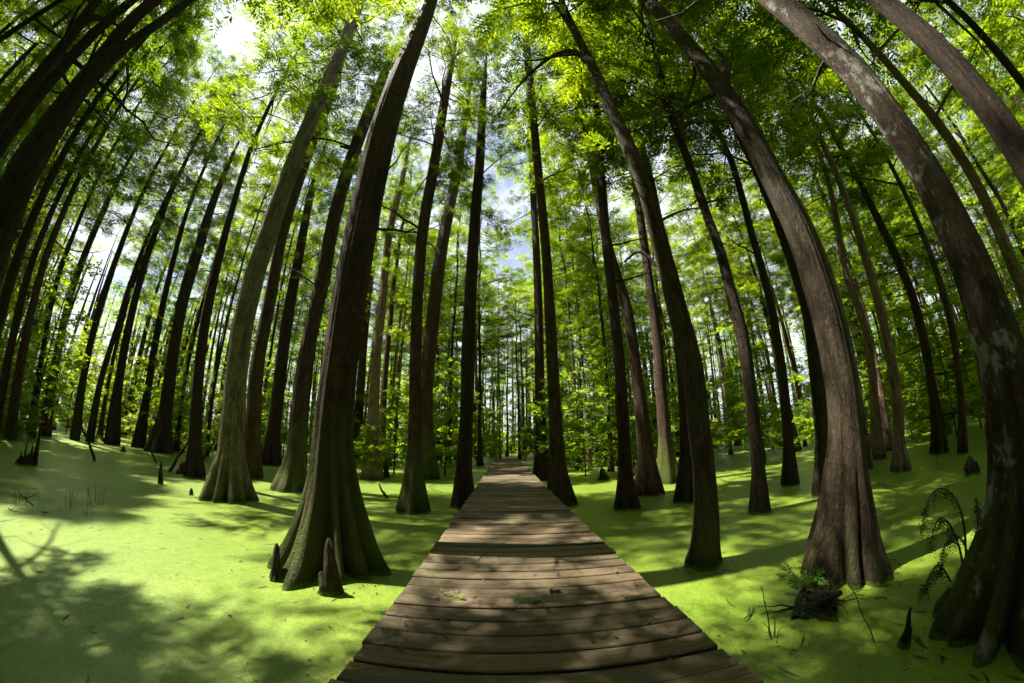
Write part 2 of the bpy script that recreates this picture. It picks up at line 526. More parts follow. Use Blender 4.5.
def hero(pts, base=None, mat='brown', label='', group=None, lobes=7, amp=.32, hf=.8, H=20, k=36, crown=True, crown_z=None, forks=(), seed=None, wid=1.0, shade_crown=None, az=None, D=None, Dmax=30, cw=None):
    """pts: (px, py, width px) along the trunk from the waterline up; the trunk stands upright at the distance of its base"""
    seed = seed or (len(HERO_XY) * 31 + 7)
    rs = np.random.default_rng(seed)
    if az is None:
        px, py, w = pts[0]
        g = at(px, py)
        d0 = math.hypot(g[0], g[1])
        R0 = .5 * w * rad_per_px(px, py) * d0
        u = g[:2] / d0
        dist = min(d0 + .75 * R0, Dmax)
    else:
        u = np.array([math.sin(R(az)), math.cos(R(az))]); dist = D
    root2 = u * dist
    A3, RR = [], []
    for (px, py, w) in (pts if az is not None else pts[1:]):
        d = ray(px, py)
        t = dist / (d[0] * u[0] + d[1] * u[1])
        p = d * t + np.array([0, 0, EYE])
        if p[2] > 26: continue
        A3.append(p); RR.append(.5 * w * rad_per_px(px, py) * t * 1.03)
    A3 = np.array(A3); RR = np.array(RR)
    o = np.argsort(A3[:, 2]); A3, RR = A3[o], RR[o]
    loc = A3[0].copy(); loc[2] = 0
    if az is None:
        px, py, w = pts[0]
        b0 = np.array([root2[0], root2[1], 0.0])
        loc = b0
        A3 = np.concatenate([[b0], A3]); RR = np.concatenate([[.5 * w * rad_per_px(px, py) * dist * 1.2], RR])
    else:
        A3 = np.concatenate([[loc], A3]); RR = np.concatenate([[RR[0] * 2.0], RR])
        if A3[1][2] > 2.2:
            A3 = np.insert(A3, 1, loc + (A3[1] - loc) * (1.2 / A3[1][2]), 0); RR = np.insert(RR, 1, RR[1] * 1.15)
    A3 = A3 - loc
    keep = [0]
    for i in range(1, len(A3)):
        if A3[i, 2] > A3[keep[-1], 2] + .03: keep.append(i)
    A3, RR = A3[keep], RR[keep]
    # carry the trunk on to its full height
    zl = A3[-1, 2]
    H = max(H, zl + 4)
    j = max(0, len(A3) - 3)
    sl = (A3[-1, :2] - A3[j, :2]) / max(A3[-1, 2] - A3[j, 2], .5)
    sl = np.clip(sl, -.12, .12)
    for f in (.35, .7, 1.0):
        z = zl + (H - zl) * f
        A3 = np.concatenate([A3, [[A3[-1, 0] + sl[0] * (H - zl) * .33 * .7, A3[-1, 1] + sl[1] * (H - zl) * .33 * .7, z]]])
        RR = np.append(RR, max(.02, RR[len(RR) - 1] * (.72 if f < 1 else .35)))
    zq = np.concatenate([np.linspace(-.3, 0, 3)[:-1], np.arange(0, 1.6, .05), np.arange(1.6, 4, .15), np.arange(4, H, .4)])
    X = smooth_interp(np.clip(zq, 0, None), A3[:, 2], A3[:, 0]); Y = smooth_interp(np.clip(zq, 0, None), A3[:, 2], A3[:, 1])
    rad = np.exp(np.interp(np.clip(zq, 0, None), A3[:, 2], np.log(np.maximum(RR, .015))))
    rad = np.convolve(np.pad(rad, 2, 'edge'), np.ones(5) / 5, 'valid')
    P = np.stack([X, Y, zq], 1)
    mb = MB()
    mb.tube(P, rad, k, 0, mod=trunk_mod(zq, k, seed, lobes, amp, hf, .03))
    for fk in forks:
        fp, fr = [], []
        for (px, py, w) in fk:
            d = ray(px, py); t = dist / (d[0] * u[0] + d[1] * u[1])
            fp.append(d * t + np.array([0, 0, EYE]) - loc); fr.append(.5 * w * rad_per_px(px, py) * t)
        tq = np.linspace(0, len(fp) - 1, len(fp) * 5)
        fp = np.stack([smooth_interp(tq, np.arange(len(fp)), np.array(fp)[:, c]) for c in range(3)], 1)
        mb.tube(fp, np.interp(tq, np.arange(len(fr)), fr), 10, 0)
    # a few bare branches
    for i in range(rs.integers(6, 11)):
        zz = rs.uniform(4.5, min(H - 2, 15))
        p0 = np.array([np.interp(zz, zq, P[:, c]) for c in range(3)])
        a0 = rs.uniform(0, 6.28); ln = rs.choice([rs.uniform(.15, .5), rs.uniform(.8, 2.6)])
        bp = limb_tube(mb, p0, a0, ln, rs.uniform(-.15, .5), .018 + .01 * ln, rs.integers(1 << 30), 0, 5, 8)
        for q in range(3 if ln > .7 else 0):
            limb_tube(mb, bp[rs.integers(2, 6)], a0 + rs.choice([-1, 1]) * rs.uniform(.4, 1.1), ln * rs.uniform(.3, .6), rs.uniform(-.2, .4), .010, rs.integers(1 << 30), 0, 4, 6)
    root = empty('cypress_tree', loc)
    tag(root, label, 'tree', group or 'cypress trees of the swamp')
    link('trunk', mb.mesh('trunk', [BARK[mat]]), root)
    if crown:
        cz = crown_z if crown_z is not None else H * .45
        i = np.searchsorted(zq, cz)
        dv = P[-1] - P[i]; 
        add_crown(root, P[i], dv / np.linalg.norm(dv), (H - cz) + .8, CROWNS[seed % len(CROWNS)], cw or ((rs.uniform(.62, .8) if loc[0] > -6 else rs.uniform(.8, 1.02)) if loc[0] < .5 else rs.uniform(1.0, 1.25)))
    if shade_crown:  # second crown, added mostly above the view to shade the near water
        d = ray(shade_crown[0], shade_crown[1]); t = dist / (d[0] * u[0] + d[1] * u[1])
        add_crown(root, d * t + np.array([0, 0, EYE]) - loc, (0, .15, 1), shade_crown[2], CROWNS[(seed + 3) % 10], shade_crown[3])
    HERO_XY.append((loc[0], loc[1], RR[0]))
    return root


hero([(333, 580, 112), (333, 545, 94), (333, 515, 70), (333, 480, 50), (333, 447, 41), (336, 400, 36), (342, 349, 34), (354, 270, 33), (389, 111, 26), (424, 20, 15)],
     mat='mossy', label='massive dark brown cypress with a deeply fluted flared base beside the boardwalk', lobes=12, amp=.66, hf=1.05, H=21, k=88, crown_z=12.0)
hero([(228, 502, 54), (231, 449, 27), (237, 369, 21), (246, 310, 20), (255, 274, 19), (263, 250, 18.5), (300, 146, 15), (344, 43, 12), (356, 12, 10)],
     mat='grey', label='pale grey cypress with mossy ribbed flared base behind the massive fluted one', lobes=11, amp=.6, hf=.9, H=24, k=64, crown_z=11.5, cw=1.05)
hero([(249, 479, 26), (253, 430, 15), (257, 369, 14), (270, 300, 12), (283, 233, 10), (304, 166, 10), (332, 91, 9), (345, 50, 7)],
     mat='brown', label='dark cypress half hidden just behind the pale grey ribbed trunk', H=22)
hero([(271, 466, 20), (274, 430, 13), (279, 388, 12), (289, 309, 11), (298, 262, 9), (312, 190, 7)], mat='dark', label='slim dark cypress between the pale grey trunk and the leaning dark one', H=21)
hero([(291, 492, 36), (296, 455, 20), (300, 400, 16), (306, 357, 15), (324, 274, 14), (332, 229, 13), (359, 138, 12), (380, 85, 10)],
     mat='mossy', label='dark leaning cypress with smooth bell shaped base next to the massive fluted one', lobes=8, amp=.2, H=20, k=48,
     forks=[[(340, 146, 3), (362, 152, 2.5), (330, 140, 2), (300, 140, 1.6), (253, 150, 1.2)]])
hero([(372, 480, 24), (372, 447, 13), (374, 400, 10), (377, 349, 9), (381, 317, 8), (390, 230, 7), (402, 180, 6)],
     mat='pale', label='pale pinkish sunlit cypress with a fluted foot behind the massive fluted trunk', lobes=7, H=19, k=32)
hero([(357, 463, 14), (358, 430, 9), (361, 380, 8), (366, 320, 7), (373, 260, 6)], mat='brown', label='thin brown cypress close behind the pale pinkish trunk', H=19)
hero([(413, 514, 33), (414, 480, 22), (415, 450, 15), (415, 408, 12), (417, 309, 11), (422, 237, 11), (434, 166, 10), (448, 79, 8)],
     mat='mossy', label='straight cypress with flared fluted base and pale lit flank, second from the boardwalk edge', lobes=7, H=19, k=40)
hero([(428, 480, 22), (427, 440, 14), (426, 408, 13), (434, 309, 13), (440, 258, 12), (458, 166, 9), (466, 110, 7)], mat='mossy', label='green mossy trunk directly behind the straight flared cypress near the boardwalk', H=19)
hero([(464, 508, 24), (464, 470, 16), (466, 428, 13), (469, 329, 13), (473, 250, 11), (480, 158, 9), (483, 99, 7)], mat='dark',
     label='dark straight cypress touching the boardwalk edge on the side of the massive fluted tree', lobes=6, H=18, k=40)
hero([(561, 507, 30), (558, 470, 18), (556, 428, 13), (552, 349, 11), (547, 262, 9.5), (537, 158, 8), (529, 71, 7), (524, 20, 6)], mat='brown',
     label='tall straight brown cypress whose foot touches the far right edge of the boardwalk', lobes=7, H=20, k=40)
hero([(542, 481, 18), (541, 440, 11), (540, 390, 9.5), (538, 290, 8), (533, 190, 6), (529, 120, 4.5)], mat='dark', label='dark cypress just beyond the tall straight one at the boardwalk edge', H=21)
hero([(628, 510, 26), (626, 475, 16), (624, 430, 12), (621, 380, 11), (614, 309, 10), (608, 258, 9.5), (602, 190, 9), (597, 119, 7), (592, 70, 5)], mat='dark',
     label='dark cypress with cone shaped foot standing in open duckweed near the boardwalk', lobes=6, H=19, k=40)
hero([(648, 496, 31), (646, 455, 17), (641, 410, 13), (636, 369, 11), (624, 297, 10), (614, 266, 9), (585, 126, 8), (568, 71, 6)], mat='brown',
     label='brown leaning cypress with ribbed bell base beside the dark cone footed one', lobes=8, H=21, k=40)
hero([(668, 484, 26), (665, 440, 13), (661, 390, 11), (658, 349, 10), (646, 258, 8), (628, 130, 7), (616, 51, 5)], mat='mossy', label='greenish cypress behind the brown leaning one with the ribbed bell base', lobes=7, H=22)
hero([(703, 569, 38), (705, 545, 30), (706, 510, 25), (704, 470, 22), (699, 428, 22), (692, 369, 22), (679, 317, 20), (664, 258, 17), (644, 186, 15), (616, 119, 13), (594, 70, 10), (577, 36, 8)],
     mat='flecked', label='dark bowed cypress with white lichen flecks and a narrow wet foot close to the boardwalk', lobes=6, amp=.2, H=20, k=56, crown_z=10.5,
     forks=[[(592, 67, 7), (575, 52, 5), (555, 55, 4), (532, 72, 3), (514, 92, 2), (498, 116, 1.4)], [(580, 42, 6), (566, 20, 5), (553, 2, 4)], [(660, 268, 4), (640, 252, 3), (624, 262, 2)]])
hero([(687, 503, 24), (687, 448, 14), (684, 388, 12), (676, 317, 10), (662, 240, 9), (650, 180, 8)], mat='dark', label='dark trunk half hidden behind the bowed lichen flecked cypress', H=19)
hero([(759, 514, 22), (758, 471, 14), (752, 408, 12), (743, 341, 13), (731, 293, 12), (721, 254, 9), (709, 221, 9), (687, 158, 8), (667, 103, 7), (648, 20, 5)], mat='dark',
     label='slim dark swaying cypress standing alone between the bowed flecked trunk and the big leaning one', lobes=6, H=18, k=40)
hero([(790, 486, 18), (788, 440, 11), (780, 357, 9), (770, 301, 8), (752, 235, 7), (734, 170, 6)], mat='dark', label='slender dark cypress behind the lone swaying one', H=19)
hero([(823, 498, 20), (822, 440, 14), (816, 370, 14), (808, 310, 13), (794, 266, 12), (775, 215, 9)], mat='dark', label='dark trunk tight behind the big leaning cypress, showing along its shaded edge', H=17, crown_z=9)
hero([(846, 584, 86), (845, 547, 77), (846, 511, 59), (846, 475, 46), (846, 444, 37), (844, 408, 32), (830, 329, 31), (814, 274, 29), (801, 237, 26), (774, 182, 23), (743, 122, 20), (712, 75, 17), (655, 8, 13)],
     mat='flecked', label='big leaning brown cypress with wide flared base above the tangled driftwood', lobes=11, amp=.3, hf=.8, H=20, k=80, crown_z=11,
     forks=[[(727, 95, 8), (726, 75, 8), (722, 56, 5), (714, 48, 3)]])
hero([(1000, 655, 152), (1012, 582, 112), (1019, 511, 72), (1018, 471, 62), (1004, 369, 55), (973, 270, 43), (947, 213, 37), (922, 166, 32), (891, 119, 30), (850, 67, 29), (804, 24, 28), (775, 0, 26)],
     mat='lichen', label='nearest huge cypress with white lichen patches and thick mossy buttress roots', lobes=12, amp=.52, hf=1.0, H=19, k=104, crown_z=10)
hero([(1003, 128, 30), (972, 87, 28), (932, 43, 25), (893, 10, 22)], az=81, D=4.2, mat='dark', label='thick dark trunk crossing the upper corner above the lichen covered cypress', H=18, k=48, crown_z=11)
hero([(1019, 79, 9), (960, 12, 7)], az=86.5, D=8.5, mat='dark', label='thin trunk in the upper corner outside the thick dark one', H=18)
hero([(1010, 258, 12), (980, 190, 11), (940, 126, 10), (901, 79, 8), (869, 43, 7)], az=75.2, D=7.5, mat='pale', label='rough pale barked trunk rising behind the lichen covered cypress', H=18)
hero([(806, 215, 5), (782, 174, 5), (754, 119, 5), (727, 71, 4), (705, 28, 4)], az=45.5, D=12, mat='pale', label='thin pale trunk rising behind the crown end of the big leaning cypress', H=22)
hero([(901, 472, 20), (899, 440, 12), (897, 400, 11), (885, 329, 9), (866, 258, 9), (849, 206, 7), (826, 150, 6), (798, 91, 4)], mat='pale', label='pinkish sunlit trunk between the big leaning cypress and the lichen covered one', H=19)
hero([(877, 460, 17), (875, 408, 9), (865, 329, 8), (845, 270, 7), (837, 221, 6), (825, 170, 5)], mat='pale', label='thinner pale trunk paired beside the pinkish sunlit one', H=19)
hero([(940, 454, 20), (936, 420, 10), (926, 349, 9), (909, 286, 9), (897, 258, 8), (885, 233, 8), (853, 170, 6), (822, 115, 5)], mat='dark', label='dark cypress with cone foot framed between the pinkish trunk and the lichen covered one', H=19)
hero([(963, 454, 10), (960, 388, 7), (948, 309, 7), (936, 270, 6), (915, 215, 5)], mat='brown', label='thin brown trunk next to the low stump near the lichen covered cypress', H=17)
# the stand across the water on the side of the massive fluted tree
hero([(160, 449, 27), (165, 415, 14), (174, 349, 11), (186, 290, 11), (196, 258, 10), (212, 205, 8)], mat='dark', label='stout dark cypress with broad shadowed foot across the open duckweed', Dmax=22, H=20)
hero([(194, 478, 22), (195, 440, 13), (198, 380, 11), (204, 329, 10), (215, 274, 9), (233, 206, 6), (249, 154, 5)], mat='dark', label='dark cypress with fallen sticks around its foot beside the pale grey trunk', H=25, cw=1.3)
for p, lab in [
    ([(139, 440, 15), (147, 395, 9), (158, 329, 8), (170, 274, 7), (186, 215, 5)], 'slim dark trunk close beside the stout dark one across the open duckweed'),
    ([(113, 436, 19), (119, 380, 11), (130, 321, 9), (142, 274, 8), (162, 215, 6)], 'dark trunk with pale fan shaped foot in the far shaded stand'),
    ([(77, 424, 12), (85, 369, 8), (103, 297, 8), (115, 262, 7), (135, 210, 5)], 'dark trunk behind the two little broken stumps across the water'),
    ([(48, 414, 15), (57, 357, 9), (71, 293, 8), (85, 254, 8), (108, 200, 6)], 'dark trunk rising right behind the spiky stump in the duckweed'),
    ([(92, 424, 9), (101, 380, 7), (119, 321, 6), (133, 275, 5)], 'thin dark trunk above the stick leaning out of the duckweed'),
    ([(36, 408, 10), (43, 349, 6), (59, 274, 6), (75, 230, 5)], 'thin trunk beyond the low shrubs at the shaded shore'),
    ([(17, 402, 12), (30, 317, 9), (43, 266, 9), (62, 215, 7)], 'dark trunk among the low shrubs at the shaded shore'),
    ([(0, 408, 10), (12, 341, 9), (28, 274, 9), (48, 220, 7)], 'outermost dark trunk behind the low shrubs at the shaded shore')]:
    p = [(x_, y_, w_ * .85) for x_, y_, w_ in p]
    hero(p, mat=random.choice(['dark', 'dark', 'brown']), label=lab, Dmax=(22 if p[0][0] < 40 else 24) if p[0][0] > 20 else 19, H=27 if p[0][0] > 40 else 24, k=24, cw=1.05 if p[0][0] > 40 else 1.4, crown_z=11.5 if p[0][0] > 40 else 10)
hero([(0, 317, 11), (16, 262, 10), (34, 215, 9), (60, 160, 7)], az=-75, D=9, mat='dark', label='dark trunk running behind the thick forked one at the shaded side', H=20, cw=.9, crown_z=9)
hero([(0, 228, 36), (20, 180, 32), (36, 152, 30), (71, 99, 26), (86, 80, 19), (107, 51, 14), (130, 22, 13), (154, 0, 12)], az=-79.4, D=4.6, mat='dark',
     label='thick black silhouetted trunk that forks in two in the upper corner', H=22, k=48, crown_z=11.5, cw=.85, forks=[[(80, 92, 15), (105, 66, 12), (130, 43, 11), (160, 22, 10), (190, 0, 8), (212, -18, 7), (238, -40, 6), (262, -64, 5)]], shade_crown=(262, -64, 7, 1.3))  # one fork drawn on out of view to carry the added shading crown
hero([(0, 126, 14), (36, 79, 13), (71, 36, 11), (97, 0, 10)], az=-84.8, D=5.6, mat='dark', label='black curving trunk with a side branch in the outermost upper corner', H=20, cw=.8, crown_z=10,
     forks=[[(80, 27, 7), (92, 18, 8), (107, 20, 6), (120, 27, 3)]])
hero([(0, 40, 6), (30, 20, 5), (55, 4, 5)], az=-89, D=9, mat='dark', label='thin dark trunk in the far upper corner beyond the curving one', H=18)

# ------------------------------------------------------------------ the crowded stand behind
def board_edges(y): return -.83 - .02 * y, 1.14 - .032 * y


spots = []
cand = 0
FILL = []
HAZ = [(math.degrees(math.atan2(x, y)), math.hypot(x, y), r) for x, y, r in HERO_XY]
while cand < 60000 and len(FILL) < 240:
    cand += 1
    a = random.uniform(-104, 100) if len(FILL) > 15 else random.uniform(-106, -83)
    d = math.sqrt(random.uniform(6.5 ** 2, 44 ** 2)) if len(FILL) > 15 else random.uniform(8, 22)
    x, y = d * math.sin(R(a)), d * math.cos(R(a))
    l, rr = board_edges(y)
    if y < 28.5 and l - .9 < x < rr + .9: continue
    if -82 < a < -35 and d < 21: continue
    if -35 <= a < -10 and d < 17: continue
    if 12 < a < 75 and d < 16: continue
    if a >= 75 and d < 10: continue
    if any((x - p) ** 2 + (y - q) ** 2 < 1.25 ** 2 for p, q in spots): continue
    if any((x - p) ** 2 + (y - q) ** 2 < 1.5 ** 2 for p, q, _ in HERO_XY): continue
    if any(abs(a - ha) < (1.6 if d < hd else 1.1) and d < hd * 1.9 for ha, hd, hr in HAZ): continue
    spots.append((x, y))
    FILL.append((a, d, x, y))

LAB = {
    'a': ('slim dark trunk in the crowded shaded stand across the open duckweed', 'far trees across the shaded open duckweed'),
    'b': ('slim trunk in the far bright stand beyond the end of the boardwalk', 'far trees beyond the end of the boardwalk'),
    'c': ('slim trunk in the far sunlit stand behind the bowed and swaying cypresses', 'far trees of the sunlit stand'),
}
for a, d, x, y in FILL:
    key = 'a' if a < -22 else ('b' if a < 12 else 'c')
    pool = {'a': [0, 2, 5, 6, 0, 1, 2, 11], 'b': [0, 1, 2, 3, 4, 5, 7, 11, 9], 'c': [1, 3, 4, 7, 9, 10, 11, 7, 8, 5]}[key]
    i = random.choice(pool)
    me, pts, z, bk = BGT[i]
    root = empty('cypress_tree', (x, y, 0), random.uniform(0, 6.28))
    tag(root, LAB[key][0], 'tree', LAB[key][1])
    s = random.uniform(.6, 1.05)
    t = link('trunk', me, root)
    hs = (random.uniform(1.25, 1.7) if -75 < a and d < 32 else random.uniform(1.0, 1.4)) if a < -35 else random.uniform(.85, 1.15)
    t.scale = (s, s, hs)
    cz = random.uniform(6.0, 10.5)
    j = int(np.searchsorted(z * hs, cz))
    p0 = pts[j] * np.array([s, s, hs]); dv = pts[-1] * np.array([s, s, hs]) - p0
    add_crown(root, p0, dv / np.linalg.norm(dv), TRUNK_H * hs - cz + .8, random.choice(CROWNS), random.uniform(1.05, 1.4) if a > -12 or d > 25 else random.uniform(.75, 1.05))

# saplings and shrubs
n_s = 0
cand = 0
SAPS = []
while n_s < 225 and cand < 20000:
    cand += 1
    a = random.choice([random.uniform(-95, 95), random.uniform(-22, 24), random.uniform(-30, 60), random.uniform(60, 90), random.uniform(-85, -35)])
    d = random.uniform(14, 42) if -25 < a < 60 else random.uniform(21 if a < 0 else 16, 42)
    x, y = d * math.sin(R(a)), d * math.cos(R(a))
    l, rr = board_edges(y)
    if y < 27 and l - 1.2 < x < rr + 1.2: continue
    if any((x - p) ** 2 + (y - q) ** 2 < 1.6 ** 2 for p, q in SAPS): continue
    SAPS.append((x, y))
    n_s += 1
    i = random.choice([0, 1, 1, 2, 2, 3, 4, 4])
    root = empty('sapling', (x, y, 0), random.uniform(0, 6.28))
    key = 'a' if a < -22 else ('b' if a < 12 else 'c')
    tag(root, {'a': 'bushy green sapling under the shaded stand across the duckweed', 'b': 'bright green sapling under the trees beyond the boardwalk', 'c': 'leafy green sapling under the far sunlit stand'}[key], 'sapling',
        {'a': 'saplings under the shaded stand', 'b': 'saplings beyond the boardwalk', 'c': 'saplings under the sunlit stand'}[key])
    s = random.uniform(.8, 1.35)
    mb = MB()
    hh = (3.6, 5.0, 6.5, 2.4, 8.0)[i] * s
    tt = np.linspace(0, 1, 7)
    mb.tube(np.stack([np.cumsum(rng.normal(0, .02, 7)), np.cumsum(rng.normal(0, .02, 7)), -.2 + tt * (hh + .1)], 1), .035 * s * (1.2 - tt), 6, 0)
    link('stem', mb.mesh('stem', [twig_m]), root)
    c = link('crown', SAP[i], root); c.scale = (s, s, s)

# ------------------------------------------------------------------ far wood that reads as one mass, plus unseen shading trees behind the camera
def far_wood():
    rs = np.random.default_rng(77)
    mb = MB()
    P, D = [], []
    for i in range(470):
        a = rs.choice([-1, 1]) * rs.uniform(111, 180) if i < 150 else rs.uniform(-105, 105)
        d = rs.uniform(46, 72)
        if abs(a) > 110: d = rs.uniform(5, 32)  # unseen trees behind the camera, added to keep sky light off the trunks
        x, y = d * math.sin(R(a)), d * math.cos(R(a))
        if abs(a) > 110 and y > -3.5: continue
        h = rs.uniform(14, 21)
        lean = rs.normal(0, .03, 2)
        zz = np.linspace(-.3, h, 6)
        r0 = rs.uniform(.13, .26)
        mb.tube(np.stack([x + lean[0] * zz, y + lean[1] * zz, zz], 1), r0 * np.array([2.0, 1.0, .85, .7, .5, .2]), 6, 1)
        n = 150 if abs(a) < 110 else 200
        z = h * (1 - rs.beta(1.4, 2.2, n) * .95) + .4
        rr = rs.uniform(.3, 3.0, n) * np.sqrt(rs.uniform(.1, 1, n)) * (1.15 - z / h * .6)
        th = rs.uniform(0, 6.28, n)
        cl = rs.normal(0, .4, (n, 3))
        P.append(np.stack([x + lean[0] * z + rr * np.cos(th), y + lean[1] * z + rr * np.sin(th), z], 1) + cl)
        D.append(np.stack([np.cos(th), np.sin(th), rs.normal(0, .3, n)], 1))
    for i in range(380):
        a = rs.uniform(-100, 100); d = rs.uniform(32, 60)
        x, y = d * math.sin(R(a)), d * math.cos(R(a))
        if abs(x + 1) < 3 and y < 46: continue
        h = rs.uniform(10, 18); lean = rs.normal(0, .035, 2); zz = np.linspace(-.3, h, 5); r0 = rs.uniform(.09, .17)
        mb.tube(np.stack([x + lean[0] * zz, y + lean[1] * zz, zz], 1), r0 * np.array([1.7, 1.0, .8, .6, .2]), 6, 1)
    # low thicket at its foot
    for i in range(420):
        a = rs.uniform(-105, 105); d = rs.uniform(42, 60)
        x, y = d * math.sin(R(a)), d * math.cos(R(a))
        n = 40
        P.append(np.stack([x + rs.normal(0, 1.2, n), y + rs.normal(0, 1.2, n), np.abs(rs.normal(0, 2.2, n)) + .1], 1))
        D.append(rs.normal(0, 1, (n, 3)) + np.array([0, 0, .4]))
    V, q = sprays(np.concatenate(P), np.concatenate(D), .7, .5, 6, .42, rs)
    mb.add(V, q, 0)
    return mb.mesh('far_wood', [LEAF2, BARK['dark']], smooth=False)


tag(link('far_wood', far_wood()), 'far green wood closing the swamp behind all the single trees, with unseen shading trees behind the camera', 'wood', kind='stuff')

# ------------------------------------------------------------------ water
mb = MB()
mb.add([(-400, -400, 0), (400, -400, 0), (400, 400, 0), (-400, 400, 0)], [(0, 1, 2, 3)])
tag(link('water', mb.mesh('water', [water_material()], False)), 'still swamp water covered with bright green duckweed', 'water', kind='structure')

def litter():
    rs = np.random.default_rng(21)
    mb = MB()
    for i in range(1700):
        a = R(rs.uniform(-85, 85)); d = 1.6 + 22 * rs.uniform(0, 1) ** 1.5
        x, y = d * math.sin(a), d * math.cos(a)
        if -1.3 < x < 1.5: continue
        L = rs.choice([.008, .01, .012, .02, .03, .05, .10]) * rs.uniform(.6, 1.3); w = min(.012, L * .35) * rs.uniform(.4, 1)
        t = rs.uniform(0, 6.28); c_, s_ = math.cos(t), math.sin(t)
        V = np.array([(-L, 0, .004), (0, -w, .006), (L, 0, .005 + rs.uniform(0, .01)), (0, w, .007)])
        V = V @ np.array([[c_, s_, 0], [-s_, c_, 0], [0, 0, 1]]) + np.array([x, y, 0])
        mb.add(V, [(0, 1, 2, 3)])
    for hx, hy, hr in HERO_XY:
        if math.hypot(hx, hy) > 9: continue
        for i in range(70):
            t = rs.uniform(0, 6.28); q_ = hr * rs.uniform(.85, 1.25) + abs(rs.normal(0, .06))
            x, y = hx + q_ * math.cos(t), hy + q_ * math.sin(t)
            L = rs.choice([.008, .012, .02, .035, .06]); w = min(.01, L * .4); t = rs.uniform(0, 6.28); c_, s_ = math.cos(t), math.sin(t)
            V = np.array([(-L, 0, .004), (0, -w, .007), (L, 0, .006), (0, w, .008)]) @ np.array([[c_, s_, 0], [-s_, c_, 0], [0, 0, 1]]) + np.array([x, y, 0])
            mb.add(V, [(0, 1, 2, 3)])
    return mb.mesh('floating_litter', [DRY], False)


def needle_litter():
    rs = np.random.default_rng(33)
    mb = MB()
    for i in range(1500):
        y = 1.2 + 14 * rs.uniform(0, 1) ** 1.6
        l, r_ = board_edges(y)
        x = rs.uniform(l + .03, r_ - .03) if rs.uniform() < .6 else rs.choice([l + .05 + abs(rs.normal(0, .12)), r_ - .05 - abs(rs.normal(0, .12))])
        L = rs.uniform(.004, .022); w = rs.uniform(.0012, .004); t = rs.uniform(0, 6.28); c_, s_ = math.cos(t), math.sin(t)
        V = np.array([(-L, 0, .002), (0, -w, .004), (L, 0, .003), (0, w, .005)]) @ np.array([[c_, s_, 0], [-s_, c_, 0], [0, 0, 1]]) + np.array([x, y, .404])
        mb.add(V, [(0, 1, 2, 3)])
    return mb.mesh('needle_litter', [DRY], False)


tag(link('needle_litter', needle_litter()), 'fine fallen needles and crumbs scattered over the boardwalk planks', 'litter', kind='stuff')


tag(link('floating_litter', litter()), 'bits of dead leaf and twig floating on the duckweed', 'litter', kind='stuff')

# ------------------------------------------------------------------ boardwalk
BZ = 0.40


